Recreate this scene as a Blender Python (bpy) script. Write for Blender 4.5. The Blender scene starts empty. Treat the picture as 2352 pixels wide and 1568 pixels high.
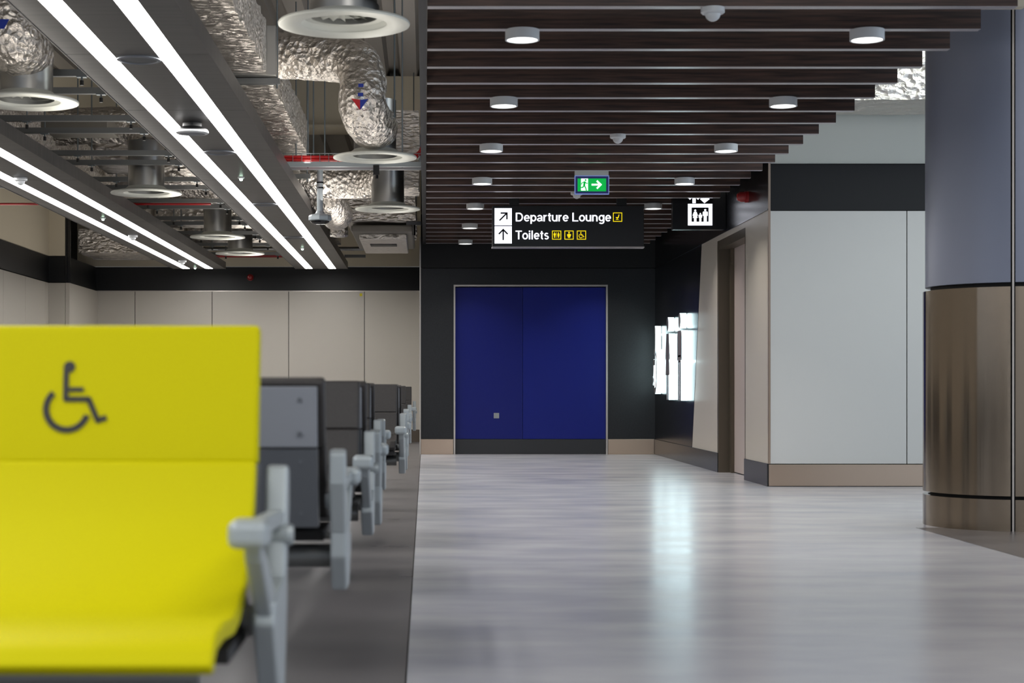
import bpy, math, random
from mathutils import Vector, Matrix, noise
random.seed(4)
PI = math.pi
C = bpy.context.scene.collection
sc = bpy.context.scene
F, VX, VY, EYE = 4000.0, 976.0, 893.0, 0.8      # focal length in px, vanishing point, camera height

# ------------------------------------------------------------------ materials
def lin(c):
    return tuple((v/255/12.92 if v/255 <= .04045 else ((v/255+.055)/1.055)**2.4) for v in c)
def mat(name, col, rough=.5, metal=0, emit=None, estr=0, coat=0, spec=.5):
    m = bpy.data.materials.new(name); m.use_nodes = True
    b = m.node_tree.nodes['Principled BSDF']
    c = lin(col)
    b.inputs['Base Color'].default_value = (*c, 1); b.inputs['Roughness'].default_value = rough
    b.inputs['Metallic'].default_value = metal; b.inputs['Coat Weight'].default_value = coat
    b.inputs['Specular IOR Level'].default_value = spec
    if emit:
        b.inputs['Emission Color'].default_value = (*lin(emit), 1); b.inputs['Emission Strength'].default_value = estr
    return m
def nodes(m): return m.node_tree.nodes, m.node_tree.links, m.node_tree.nodes['Principled BSDF']
def noisy(m, c1, c2, scale, stretch=(1, 1, 1), detail=4, bump=0, rough=None, lo=.35, hi=.65, dist=.02):
    """noise colour variation + bump in object space"""
    n, l, b = nodes(m)
    tc = n.new('ShaderNodeTexCoord'); mp = n.new('ShaderNodeMapping'); mp.inputs['Scale'].default_value = stretch
    nz = n.new('ShaderNodeTexNoise'); nz.inputs['Scale'].default_value = scale; nz.inputs['Detail'].default_value = detail
    cr = n.new('ShaderNodeValToRGB'); cr.color_ramp.elements[0].position = lo; cr.color_ramp.elements[1].position = hi
    cr.color_ramp.elements[0].color = (*lin(c1), 1); cr.color_ramp.elements[1].color = (*lin(c2), 1)
    l.new(tc.outputs['Object'], mp.inputs['Vector']); l.new(mp.outputs[0], nz.inputs['Vector'])
    l.new(nz.outputs['Fac'], cr.inputs[0]); l.new(cr.outputs[0], b.inputs['Base Color'])
    if bump:
        bp = n.new('ShaderNodeBump'); bp.inputs['Strength'].default_value = bump; bp.inputs['Distance'].default_value = dist
        l.new(nz.outputs['Fac'], bp.inputs['Height']); l.new(bp.outputs[0], b.inputs['Normal'])
    if rough:
        mr = n.new('ShaderNodeMapRange'); mr.inputs['To Min'].default_value = rough[0]; mr.inputs['To Max'].default_value = rough[1]
        l.new(nz.outputs['Fac'], mr.inputs['Value']); l.new(mr.outputs[0], b.inputs['Roughness'])
    return m
M = {}
M['floor'] = noisy(mat('light_vinyl', (160, 160, 168), .3, spec=.5), (176, 178, 189), (197, 198, 203), 1.5, (.9, 1.9, 1), 12, 0, (.16, .3), lo=.3, hi=.68)
M['floor_dark'] = noisy(mat('dark_vinyl', (90, 88, 90), .32), (86, 84, 87), (116, 113, 114), 1.3, (.6, 1.7, 1), 9, 0, (.22, .38), lo=.28, hi=.7)
M['white_panel'] = mat('white_wall_panel', (205, 205, 202), .42)
M['cream_panel'] = mat('cream_wall_panel', (196, 190, 180), .35)
M['cream_wall'] = mat('cream_paint', (208, 199, 178), .8)
M['grey_wall'] = mat('grey_paint', (206, 210, 202), .8)
M['deck'] = mat('ceiling_deck', (150, 146, 140), .55)
M['black_gloss'] = mat('black_gloss_panel', (16, 17, 20), .25)
M['black_satin'] = mat('black_satin_panel', (20, 21, 23), .45, spec=.35)
M['charcoal'] = noisy(mat('charcoal_panel', (40, 42, 46), .34, spec=.35), (28, 30, 33), (34, 36, 40), 60)
M['joint'] = mat('shadow_joint', (20, 20, 20), .8)
M['steel'] = mat('brushed_steel', (186, 166, 148), .3, 1)
M['steel_dark'] = mat('bronzed_steel', (126, 114, 100), .15, 1)
n_, l_, b_ = nodes(M['steel_dark']); tg = n_.new('ShaderNodeTangent'); tg.direction_type = 'RADIAL'; tg.axis = 'Z'
l_.new(tg.outputs[0], b_.inputs['Tangent']); b_.inputs['Anisotropic'].default_value = .85; b_.inputs['Anisotropic Rotation'].default_value = .25
M['jamb'] = mat('dark_bronze_jamb', (92, 84, 72), .4, .4)
M['steel_base'] = mat('dark_steel_plinth', (70, 70, 72), .25, 1)
M['alu'] = mat('aluminium_trim', (190, 184, 178), .35, .8)
M['galv'] = noisy(mat('galvanised_steel', (165, 165, 165), .3, 1), (140, 142, 144), (185, 184, 180), 3, (1, 1, .4), 2, 0, (.25, .4))
M['paintcol'] = mat('blue_grey_paint', (132, 138, 156), .35, .3)
M['blue'] = mat('blue_door_laminate', (6, 22, 112), .42, spec=.3)
M['blue_sheen'] = mat('blue_door_laminate_sheen', (8, 27, 124), .42, spec=.3)  # lighter copy of the door blue, reflections painted into this leaf
M['kick'] = mat('kick_plate', (38, 40, 44), .4)
M['door_grey'] = mat('lift_door_steel', (205, 192, 188), .4, .3)
M['raft'] = noisy(mat('grey_raft_metal', (104, 102, 102), .38, .3), (74, 73, 74), (88, 86, 86), 3, (.3, 8, 1), 3)
M['strip'] = mat('light_strip_glow', (255, 255, 255), .5, emit=(255, 253, 250), estr=18)
M['lens'] = mat('downlight_lens', (255, 255, 255), .5, emit=(255, 252, 246), estr=3.2)
M['white_plastic'] = mat('white_plastic', (205, 208, 210), .4)
M['offwhite'] = mat('off_white_enamel', (198, 200, 192), .45)
M['black'] = mat('black_plastic', (16, 16, 17), .45)
M['slat_under'] = mat('baffle_underside', (178, 174, 176), .28)
M['yellow'] = mat('yellow_vinyl', (190, 183, 0), .55, spec=.1)
M['char_vinyl'] = noisy(mat('charcoal_vinyl', (58, 55, 55), .55), (38, 35, 35), (46, 43, 42), 200, bump=.05, dist=.001)
M['black_vinyl'] = mat('black_vinyl', (20, 19, 20), .6)
M['panel_up'] = mat('grey_seat_back', (124, 128, 136), .4, .2)
M['panel_lo'] = mat('grey_seat_back_lower', (84, 88, 94), .4, .2)
M['frame'] = mat('light_grey_casting', (158, 166, 170), .38, .3)
M['beam'] = mat('grey_beam', (120, 122, 122), .35, .6)
M['red'] = mat('red_cable', (190, 20, 26), .45)
M['red_dark'] = mat('red_strobe', (150, 20, 24), .3)
M['rod'] = mat('zinc_rod', (120, 128, 132), .4, .7)
M['sign_white'] = mat('sign_white_glow', (255, 255, 255), .5, emit=(240, 243, 255), estr=1.6)
M['sign_yellow'] = mat('sign_yellow_glow', (250, 225, 10), .5, emit=(250, 222, 10), estr=.85)
M['sign_black'] = mat('sign_black', (26, 26, 28), .3)
M['exit_green'] = mat('exit_green_glow', (0, 150, 60), .4, emit=(0, 168, 66), estr=.85)
M['exit_white'] = mat('exit_white_glow', (255, 255, 255), .4, emit=(225, 240, 232), estr=1.0)
M['exit_frame'] = mat('exit_acrylic', (150, 165, 215), .2, emit=(120, 140, 215), estr=.35)
M['exit_inner'] = mat('exit_inner_border', (52, 60, 110), .2, emit=(60, 70, 140), estr=.12)
M['halo'] = mat('halo_letter_glow', (255, 255, 255), .4, emit=(214, 245, 250), estr=4.6)
M['halo_face'] = mat('halo_letter_face', (120, 116, 118), .4)
M['blue_mark'] = mat('blue_mark', (24, 50, 150), .5)
M['red_mark'] = mat('red_mark', (190, 20, 30), .5)
M['led'] = mat('led_glow', (255, 255, 255), .5, emit=(215, 255, 225), estr=8)
M['sticker_y'] = mat('yellow_sticker', (225, 210, 20), .5)
M['sticker'] = mat('grey_sticker', (150, 155, 160), .5)
M['box_white'] = mat('white_unit_casing', (112, 108, 100), .5)
M['glass_dark'] = mat('camera_dome', (10, 10, 14), .08)
def wood():
    m = mat('dark_walnut', (48, 34, 30), .5); n, l, b = nodes(m)
    tc = n.new('ShaderNodeTexCoord'); mp = n.new('ShaderNodeMapping'); mp.inputs['Scale'].default_value = (1.3, 30, 30)
    nz = n.new('ShaderNodeTexNoise'); nz.inputs['Scale'].default_value = 3; nz.inputs['Detail'].default_value = 6
    cr = n.new('ShaderNodeValToRGB'); cr.color_ramp.elements[0].position = .3; cr.color_ramp.elements[1].position = .72
    cr.color_ramp.elements[0].color = (*lin((36, 26, 23)), 1); cr.color_ramp.elements[1].color = (*lin((88, 63, 53)), 1)
    l.new(tc.outputs['Object'], mp.inputs[0]); l.new(mp.outputs[0], nz.inputs[0]); l.new(nz.outputs['Fac'], cr.inputs[0]); l.new(cr.outputs[0], b.inputs['Base Color'])
    return m
M['wood'] = wood()
def foil(name, stretch, dull=0):
    m = mat(name, (226, 220, 212), .26 + dull, .85); n, l, b = nodes(m)
    tc = n.new('ShaderNodeTexCoord'); mp = n.new('ShaderNodeMapping'); mp.inputs['Scale'].default_value = stretch
    nz = n.new('ShaderNodeTexNoise'); nz.inputs['Scale'].default_value = 7; nz.inputs['Detail'].default_value = 8; nz.inputs['Distortion'].default_value = .8
    vo = n.new('ShaderNodeTexVoronoi'); vo.inputs['Scale'].default_value = 16
    ad = n.new('ShaderNodeMath'); ad.operation = 'MULTIPLY_ADD'; ad.inputs[1].default_value = .35
    bp = n.new('ShaderNodeBump'); bp.inputs['Strength'].default_value = 1; bp.inputs['Distance'].default_value = .06
    l.new(tc.outputs['Object'], mp.inputs[0]); l.new(mp.outputs[0], nz.inputs[0]); l.new(mp.outputs[0], vo.inputs[0])
    l.new(vo.outputs['Distance'], ad.inputs[0]); l.new(nz.outputs['Fac'], ad.inputs[2]); l.new(ad.outputs[0], bp.inputs['Height']); l.new(bp.outputs[0], b.inputs['Normal'])
    return m
M['foil'] = foil('foil_wrap', (.8, 4.2, 2.2)); M['foil_flex'] = foil('foil_flex_wrap', (1.6, 1.6, 1.6)); M['foil_dull'] = foil('foil_wrap_dull', (1, 1, 1.4), .12)

# ------------------------------------------------------------------ mesh builder
class MB:
    def __init__(s): s.v = []; s.f = []; s.mi = []; s.k = 0
    def add(s, vs, fs):
        o = len(s.v); s.v += [tuple(v) for v in vs]; s.f += [tuple(i+o for i in f) for f in fs]; s.mi += [s.k]*len(fs); return s
    def mat(s, k): s.k = k; return s
    def box(s, x0, x1, y0, y1, z0, z1, faces=None):
        vs = [(x, y, z) for x in (x0, x1) for y in (y0, y1) for z in (z0, z1)]
        return s.add(vs, [(0, 1, 3, 2), (4, 6, 7, 5), (0, 4, 5, 1), (2, 3, 7, 6), (0, 2, 6, 4), (1, 5, 7, 3)])
    def prism(s, poly, fn, a, b):
        """2-D polygon extruded from a to b; fn(u, v, w) -> xyz"""
        n = len(poly)
        vs = [fn(u, v, a) for u, v in poly] + [fn(u, v, b) for u, v in poly]
        return s.add(vs, [tuple(range(n)), tuple(range(2*n-1, n-1, -1))] + [(i, i+n, (i+1) % n + n, (i+1) % n) for i in range(n)])
    def lathe(s, prof, c, seg=40, axis='z'):
        vs = []; n = len(prof)
        for k in range(seg):
            a = 2*PI*k/seg
            for r, h in prof:
                p = (r*math.cos(a), r*math.sin(a), h)
                if axis == 'x': p = (p[2], p[0], p[1])
                if axis == 'y': p = (p[0], p[2], p[1])
                vs.append((p[0]+c[0], p[1]+c[1], p[2]+c[2]))
        fs = [(k*n+i, ((k+1) % seg)*n+i, ((k+1) % seg)*n+i+1, k*n+i+1) for k in range(seg) for i in range(n-1)]
        return s.add(vs, fs)
    def tube(s, pts, r, seg=12, wob=0, cap=True):
        pts = [Vector(p) for p in pts]; vs = []; up = None
        for i, p in enumerate(pts):
            d = (pts[min(i+1, len(pts)-1)]-pts[max(i-1, 0)]).normalized()
            if up is None: up = Vector((0, 0, 1)) if abs(d.z) < .9 else Vector((0, 1, 0))
            x = d.cross(up).normalized(); up = x.cross(d).normalized()
            for k in range(seg):
                a = 2*PI*k/seg; rr = r(i/(len(pts)-1)) if callable(r) else r
                if wob:
                    q = p+(x*math.cos(a)+up*math.sin(a))*rr
                    rr *= 1+wob*noise.noise(q*9)+wob*.6*noise.noise(q*23)
                vs.append(p+(x*math.cos(a)+up*math.sin(a))*rr)
        n = len(pts)
        fs = [(i*seg+k, i*seg+(k+1) % seg, (i+1)*seg+(k+1) % seg, (i+1)*seg+k) for i in range(n-1) for k in range(seg)]
        if cap: fs += [tuple(range(seg-1, -1, -1)), tuple((n-1)*seg+k for k in range(seg))]
        return s.add(vs, fs)
    def build(s, name, m, parent=None, smooth=False, bevel=0, seg=2, origin=None):
        ms = m if isinstance(m, (list, tuple)) else [m]
        if parent is not None: L = Vector(parent.get('_o', (0, 0, 0)))
        elif origin: L = Vector(origin)
        else:
            xs, ys, zs = zip(*s.v); L = Vector(((min(xs)+max(xs))/2, (min(ys)+max(ys))/2, min(zs)))
        me = bpy.data.meshes.new(name); me.from_pydata([Vector(v)-L for v in s.v], [], s.f)
        for a in ms: me.materials.append(M[a])
        if len(ms) > 1: me.polygons.foreach_set('material_index', s.mi)
        import bmesh
        bm = bmesh.new(); bm.from_mesh(me); bmesh.ops.recalc_face_normals(bm, faces=bm.faces); bm.to_mesh(me); bm.free()
        if smooth:
            me.polygons.foreach_set('use_smooth', [True]*len(me.polygons))
            me.set_sharp_from_angle(angle=math.radians(40))
        o = bpy.data.objects.new(name, me); C.objects.link(o)
        if parent is not None: o.parent = parent
        else: o.location = L
        o['_o'] = tuple(L)
        if bevel:
            b = o.modifiers.new('bevel', 'BEVEL'); b.width = bevel; b.segments = seg; b.limit_method = 'ANGLE'
        return o
def empty(name, loc):
    o = bpy.data.objects.new(name, None); C.objects.link(o); o.location = loc; o['_o'] = tuple(loc); o.empty_display_size = .1; return o
def tag(o, label, cat, group=None, kind=None):
    o['label'] = label; o['category'] = cat
    if group: o['group'] = group
    if kind: o['kind'] = kind
    return o
def struct(o, label=None, cat=None):
    o['kind'] = 'structure'
    if label: o['label'] = label; o['category'] = cat
    return o
def dup(root, loc, rot=None):
    r = root.copy(); C.objects.link(r); r.location = loc
    if rot is not None: r.rotation_euler = (0, 0, rot)
    for ch in list(root.children):
        c = ch.copy(); C.objects.link(c); c.parent = r
        for g in list(ch.children):
            d = g.copy(); C.objects.link(d); d.parent = c
    return r
def smoothpath(P, n=10):
    P = [Vector(p) for p in P]; Q = [P[0]*2-P[1]]+P+[P[-1]*2-P[-2]]; out = []
    for i in range(1, len(Q)-2):
        for k in range(n):
            t = k/n; a, b, c, d = Q[i-1:i+3]
            out.append(.5*((2*b)+(c-a)*t+(2*a-5*b+4*c-d)*t*t+(3*b-a-3*c+d)*t**3))
    return out+[P[-1]]
ORD = 'first second third fourth fifth sixth seventh eighth ninth tenth eleventh twelfth thirteenth fourteenth fifteenth sixteenth seventeenth eighteenth nineteenth twentieth twenty-first twenty-second twenty-third twenty-fourth twenty-fifth twenty-sixth twenty-seventh'.split()

# 2-D marks ---------------------------------------------------------
def circ(cx, cy, r, n=20): return [(cx+r*math.cos(2*PI*k/n), cy+r*math.sin(2*PI*k/n)) for k in range(n)]
def line(p, q, w, ext=0):
    p, q = Vector(p), Vector(q); d = (q-p).normalized(); n = Vector((-d.y, d.x))*w/2; p = p-d*ext; q = q+d*ext
    return [tuple(p+n), tuple(p-n), tuple(q-n), tuple(q+n)]
def arc(c, r, a0, a1, w, n=14):
    A = [math.radians(a0+(a1-a0)*k/n) for k in range(n+1)]
    return [[(c[0]+(r+s1*w/2)*math.cos(A[k+i]), c[1]+(r+s1*w/2)*math.sin(A[k+i])) for i, s1 in ((0, 1), (0, -1), (1, -1), (1, 1))] for k in range(n)]
def rect(x0, x1, y0, y1): return [(x0, y0), (x1, y0), (x1, y1), (x0, y1)]
def frame2(x0, x1, y0, y1, w): return [rect(x0, x1, y0, y0+w), rect(x0, x1, y1-w, y1), rect(x0, x0+w, y0+w, y1-w), rect(x1-w, x1, y0+w, y1-w)]
def man(cx, y, h):
    a = h
    return [circ(cx, y+.915*a, .085*a), [(cx-.2*a, y+.46*a), (cx-.2*a, y+.74*a), (cx-.15*a, y+.8*a), (cx+.15*a, y+.8*a), (cx+.2*a, y+.74*a), (cx+.2*a, y+.46*a), (cx+.135*a, y+.46*a), (cx+.12*a, y+.5*a), (cx-.12*a, y+.5*a), (cx-.135*a, y+.46*a)],
            rect(cx-.12*a, cx+.12*a, y+.44*a, y+.52*a), rect(cx-.12*a, cx-.015*a, y, y+.45*a), rect(cx+.015*a, cx+.12*a, y, y+.45*a)]
def woman(cx, y, h):
    a = h
    return [circ(cx, y+.915*a, .085*a), [(cx-.11*a, y+.8*a), (cx+.11*a, y+.8*a), (cx+.22*a, y+.5*a), (cx+.17*a, y+.48*a), (cx+.13*a, y+.58*a), (cx+.19*a, y+.3*a), (cx-.19*a, y+.3*a), (cx-.13*a, y+.58*a), (cx-.17*a, y+.48*a), (cx-.22*a, y+.5*a)],
            rect(cx-.1*a, cx-.015*a, y, y+.31*a), rect(cx+.015*a, cx+.1*a, y, y+.31*a)]
def wheelchair(x, y, s):
    """symbol in a box of height s, lower left (x, y)"""
    P = lambda u, v: (x+u*s, y+v*s)
    w = .085*s
    out = [circ(*P(.36, .93), .075*s), line(P(.33, .9), P(.34, .5), w), line(P(.34, .63), P(.56, .63), w*.8), line(P(.31, .47), P(.66, .47), w),
           line(P(.64, .5), P(.78, .18), w), line(P(.77, .17), P(.92, .23), w*.9)]
    return out + arc(P(.34, .35), .3*s, 118, 338, w)
def baby(cx, y, h):
    a = h
    return [circ(cx, y+.84*a, .13*a), [(cx-.2*a, y+.64*a), (cx+.2*a, y+.64*a), (cx+.36*a, y+.5*a), (cx+.28*a, y+.4*a), (cx+.2*a, y+.3*a), (cx-.2*a, y+.3*a), (cx-.28*a, y+.4*a), (cx-.36*a, y+.5*a)],
            [(cx-.27*a, y+.27*a), (cx+.27*a, y+.27*a), (cx+.14*a, y+.06*a), (cx, y), (cx-.14*a, y+.06*a)]]
def seatmark(x, y, s):
    P = lambda u, v: (x+u*s, y+v*s)
    return [line(P(.72, .9), P(.6, .42), .14*s), line(P(.62, .38), P(.2, .42), .15*s), line(P(.42, .35), P(.42, .12), .09*s), line(P(.2, .1), P(.66, .1), .08*s)]
def arrow2(c, ang, L, w, head):
    R = Matrix.Rotation(math.radians(ang), 2); c = Vector(c)
    T = lambda p: tuple(c+R @ Vector(p))
    ps = [line((-L/2, 0), (L/2-w*.4, 0), w), line((L/2-head, head), (L/2, 0), w, w*.4), line((L/2-head, -head), (L/2, 0), w, w*.4)]
    return [[T(p) for p in q] for q in ps]
def marks(name, polys, m, fn, a, b, parent):
    mb = MB()
    for i, p in enumerate(polys): mb.prism(p, fn, a, b)
    return mb.build(name, m, parent)
def earc(cx, cy, rx, ry, a0, a1, w, n=16):
    A = [math.radians(a0+(a1-a0)*k/n) for k in range(n+1)]
    P = [Vector((cx+rx*math.cos(a), cy+ry*math.sin(a))) for a in A]; N = [Vector((math.cos(a)*ry, math.sin(a)*rx)).normalized()*w/2 for a in A]
    return [[tuple(P[k]+N[k]), tuple(P[k]-N[k]), tuple(P[k+1]-N[k+1]), tuple(P[k+1]+N[k+1])] for k in range(n)]
GW = .156
def glyph(ch):
    w = GW; v = lambda x, a, b: rect(x-w/2, x+w/2, a, b); hb = lambda y, a, b: rect(a, b, y-w*.42, y+w*.42)
    if ch == 'D': return .82, [v(.08, 0, 1), hb(.937, .08, .36), hb(.063, .08, .36)]+earc(.36, .5, .33, .437, -90, 90, w*.93)
    if ch == 'L': return .66, [v(.08, 0, 1), hb(.063, .08, .62)]
    if ch == 'T': return .7, [v(.35, 0, 1), hb(.937, 0, .7)]
    if ch == 'e': return .64, earc(.31, .37, .235, .31, 0, 318, w*.92)+[hb(.375, .12, .6)]
    if ch == 'p': return .66, [v(.08, -.28, .74)]+earc(.33, .37, .23, .31, 0, 360, w*.92, 24)
    if ch == 'a': return .63, earc(.24, .2, .17, .145, 90, 340, w*.85)+[v(.49, .1, .52), hb(.36, .24, .49), line((.49, .12), (.58, .05), w*.8)]+earc(.29, .5, .2, .18, 0, 165, w*.85)
    if ch == 'r': return .42, [v(.08, 0, .74)]+earc(.34, .42, .24, .26, 88, 180, w*.9)
    if ch == 't': return .4, [v(.18, .15, .94), hb(.68, .02, .36)]+earc(.31, .17, .13, .115, 180, 275, w*.85)
    if ch == 'u': return .64, [v(.08, .28, .74), v(.51, 0, .74)]+earc(.295, .28, .215, .22, 180, 360, w*.9)
    if ch == 'n': return .64, [v(.08, 0, .74), v(.51, 0, .46)]+earc(.295, .46, .215, .22, 0, 180, w*.9)
    if ch == 'o': return .66, earc(.32, .37, .245, .31, 0, 360, w*.92, 24)
    if ch == 'g': return .66, earc(.31, .38, .225, .3, 0, 360, w*.92, 24)+[v(.54, -.05, .74)]+earc(.31, -.06, .23, .17, -150, 0, w*.88)
    if ch == 'i': return .25, [v(.1, 0, .74), v(.1, .85, 1)]
    if ch == 'l': return .25, [v(.1, 0, 1)]
    if ch == 's': return .56, earc(.265, .535, .17, .15, 35, 270, w*.85)+earc(.265, .215, .185, .16, -150, 90, w*.85)
    return .3, []
def text_mesh(name, body, m, parent, x0, x1, z0, capz, y):
    H = capz-z0; x = 0; out = []
    adv = [glyph(c)[0]+.035 for c in body]; tot = sum(adv)-.1; k = (x1-x0)/tot
    for c, a in zip(body, adv):
        for p in glyph(c)[1]: out.append([(x0+(x+u)*k, z0+v*H) for u, v in p])
        x += a
    mb = MB()
    for i, p in enumerate(out): mb.prism(p, lambda u, v, w: (u, w, v), y-.004-(i % 7)*.00008, y-.0005)
    return mb.build(name, m, parent)

# ------------------------------------------------------------------ the shell
ZB0, ZB1, BASE = 2.28, 2.64, .187      # black band, skirting height
BY, FY, RY, RX = 21.33, 26.3, 14.29, 2.82
DECK = 4.2
m = MB(); m.box(-.05, 9, 10.05, 30, -.06, 0); m.box(-.05, 2.83, -5, 10.05, -.06, 0)
struct(m.build('floor', 'floor', origin=(0, 0, 0)), 'pale grey streaked vinyl floor of the walkway', 'floor')
m = MB(); m.box(-7, -.055, -5, 30, -.06, 0)
struct(m.build('floor_lounge', 'floor_dark', origin=(0, 0, 0)), 'dark grey vinyl floor under the seating rows', 'floor')
m = MB(); m.box(2.835, 9, -5, 10.05, -.06, 0)
struct(m.build('floor_side', 'floor_dark', origin=(0, 0, 0)), 'dark grey floor area beside the round column', 'floor')
m = MB(); m.box(-.055, -.05, -5, FY, -.055, .001); struct(m.build('trim_1', 'joint', origin=(0, 0, 0)))

# back wall with the double door
B = MB()
XL, XR = -.05, RX
dx0, dx1, dz = .36, 2.23, 2.065
def wall_panels(mb, x0, x1, y, z0, z1, joints, t=.02, gap=.006):
    xs = [x0]+[j for j in joints if x0 < j < x1]+[x1]
    for a, b in zip(xs, xs[1:]): mb.box(a+gap/2, b-gap/2, y, y+t, z0, z1)
B = MB(); B.box(XL, dx0, BY, BY+.02, BASE, ZB0-.004); B.box(dx1, XR, BY, BY+.02, BASE, ZB0-.004); B.box(dx0, dx1, BY, BY+.02, dz, ZB0-.004)
B.mat(1).box(XL, XR, BY+.0, BY+.02, ZB0+.004, ZB1)
B.mat(2).box(XL, dx0-.01, BY+.02, BY+.25, 0, DECK).box(dx1+.01, XR+.3, BY+.02, BY+.25, 0, DECK).box(dx0-.01, dx1+.01, BY+.02, BY+.25, dz+.01, DECK).box(dx0-.01, dx1+.01, BY+.13, BY+.25, 0, dz+.01)  # last box: unseen dark board added behind the door to stop light
struct(B.build('wall_back', ['charcoal', 'black_satin', 'joint'], origin=(0, 0, 0)), 'charcoal panelled wall around the blue double door', 'wall')
m = MB(); m.box(XL, dx0-.012, BY-.012, BY+.02, 0, BASE); m.box(dx1+.012, XR-.012, BY-.012, BY+.02, 0, BASE)
struct(m.build('baseboard_back', 'steel', bevel=.003, origin=(0, 0, 0)))
# double door
D = empty('door_1', (1.295, BY+.06, 0)); struct(D, 'dark blue double door with thin metal frame and black kick plate', 'door')
mid = 1.2
m = MB(); m.box(dx0+.012, mid-.002, BY+.06, BY+.1, .187, dz-.02); m.build('door_leaf', 'blue', D)
m = MB(); m.box(mid+.002, 1.72, BY+.06, BY+.1, .187, dz-.02); m.mat(0).box(1.72, dx1-.012, BY+.06, BY+.1, .187, dz-.02); m.build('door_leaf', 'blue_sheen', D)
m = MB(); m.box(dx0+.012, dx1-.012, BY+.055, BY+.1, 0.003, .183); m.build('kick_plate', 'kick', D)
m = MB(); m.box(dx0-.008, dx0+.012, BY-.014, BY+.1, 0, dz+.01).box(dx1-.012, dx1+.008, BY-.014, BY+.1, 0, dz+.01).box(dx0+.012, dx1-.012, BY-.014, BY+.1, dz-.01, dz+.01); m.build('door_frame', 'alu', D)
m = MB(); m.box(.845, .911, BY+.054, BY+.06, .44, .506); s = m.build('door_sticker', 'sticker', D)

# lounge far wall
J = [-5.53+1.155*k for k in range(1, 5)]
J = [(x-VX)*FY/F for x in (310, 487, 663, 837)]
B = MB(); wall_panels(B, -5.3, -.05, FY, BASE, ZB0-.006, J, .02, .01)
B.mat(1).box(-5.3, -.05, FY, FY+.02, ZB0+.006, ZB1); B.mat(2).box(-5.3, -.05, FY+.02, FY+.3, 0, ZB0+.1); B.mat(3).box(-5.3, -.05, FY+.012, FY+.3, ZB1+.01, DECK)
struct(B.build('wall_far', ['cream_panel', 'black_satin', 'joint', 'cream_wall'], origin=(0, 0, 0)), 'cream panelled lounge wall with a black band above', 'wall')
m = MB(); m.box(-5.3, -.06, FY-.012, FY+.02, 0, BASE); struct(m.build('baseboard_far', 'steel_dark', origin=(0, 0, 0)))
m = MB(); m.box(-5.3, -.06, FY-.006, FY+.01, ZB0-.008, ZB0+.004); struct(m.build('trim_2', 'alu', origin=(0, 0, 0)))
# short return between lounge and walkway
B = MB(); B.box(-.05, -.03, BY+.02, FY, BASE, ZB0).mat(1).box(-.05, -.03, BY+.02, FY, ZB0, ZB1+.3).mat(2).box(-.05, -.03, BY+.02, FY, ZB1+.3, DECK)
struct(B.build('wall_return', ['cream_panel', 'black_satin', 'cream_wall'], origin=(0, 0, 0)))
m = MB(); m.box(-.066, -.05, BY-.014, BY+.01, 0, ZB1+.02); struct(m.build('trim_3', 'alu', origin=(0, 0, 0)))
# lounge left wall
LX, NX, NY = -5.23, -4.94, 24.2
B = MB()
ys = [6+1.2*k for k in range(0, 16)]+[NY]
for a, b in zip(ys, ys[1:]):
    if b-a > .05: B.box(LX-.02, LX, a+.003, b-.003, BASE, ZB0-.006)
B.box(LX-.02, NX-.06, NY, NY+.02, BASE, ZB0-.006).box(NX-.055, NX, NY, FY, BASE, ZB0-.006)
B.mat(1).box(LX-.02, LX, 6, NY, ZB0+.006, ZB1).box(LX-.02, NX-.06, NY, NY+.02, ZB0+.006, ZB1).box(NX-.055, NX-.03, NY, FY, ZB0, ZB1)
B.mat(2).box(LX-.3, LX-.02, 6, FY, 0, DECK)
B.mat(3).box(LX-.1, LX+.01, 6, NY, ZB1+.01, DECK).box(LX-.1, NX-.06, NY-.01, NY+.1, ZB1+.01, DECK)
struct(B.build('wall_left', ['cream_panel', 'black_satin', 'joint', 'cream_wall'], origin=(0, 0, 0)), 'cream panelled side wall of the lounge with a black band', 'wall')
m = MB(); m.box(LX, LX+.012, 6, NY, 0, BASE); struct(m.build('baseboard_left', 'steel_dark', origin=(0, 0, 0)))
m = MB()
m.box(NX-.055, NX-.04, NY-.01, NY+.02, ZB0, DECK-.5).box(NX-.0, NX+.015, NY-.01, NY+.02, ZB0, DECK-.5).box(NX-.04, NX, NY+.03, NY+.05, ZB0, DECK-.5)
struct(m.build('trim_4', 'steel_base', origin=(0, 0, 0)))

# right wall facing the camera + side wall with lift recess
B = MB(); wall_panels(B, RX+.012, 9, RY, BASE, ZB0-.02, [(2083-VX)*RY/F, 3.95+1.2, 6.3, 7.5], .02, .008)
B.mat(1).box(RX+.012, 9, RY-.002, RY+.02, ZB0-.015, ZB1); B.mat(2).box(RX+.02, 9, RY+.02, RY+.3, 0, DECK); B.mat(3).box(RX+.01, 9, RY+.012, RY+.3, ZB1+.01, DECK)
struct(B.build('wall_right', ['white_panel', 'black_satin', 'joint', 'grey_wall'], origin=(0, 0, 0)), 'white panelled wall with black band beside the column', 'wall')
m = MB(); m.box(RX-.0, 9, RY-.014, RY+.02, 0.004, BASE-.006); struct(m.build('baseboard_right', 'steel', bevel=.002, origin=(0, 0, 0)))
m = MB(); m.box(RX-.004, RX+.014, RY-.01, RY+.01, BASE, ZB1+.01); struct(m.build('trim_5', 'steel', origin=(0, 0, 0)))
y1, y2 = 15.33, 16.72
tr = lambda y, z, x: (x, y, z)
B = MB()
B.box(RX, RX+.02, RY+.01, y1, BASE, ZB0-.01)
B.prism([(y2, BASE), (18.37, BASE), (17.74, ZB0-.01), (y2, ZB0-.01)], tr, RX, RX+.02)
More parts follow.
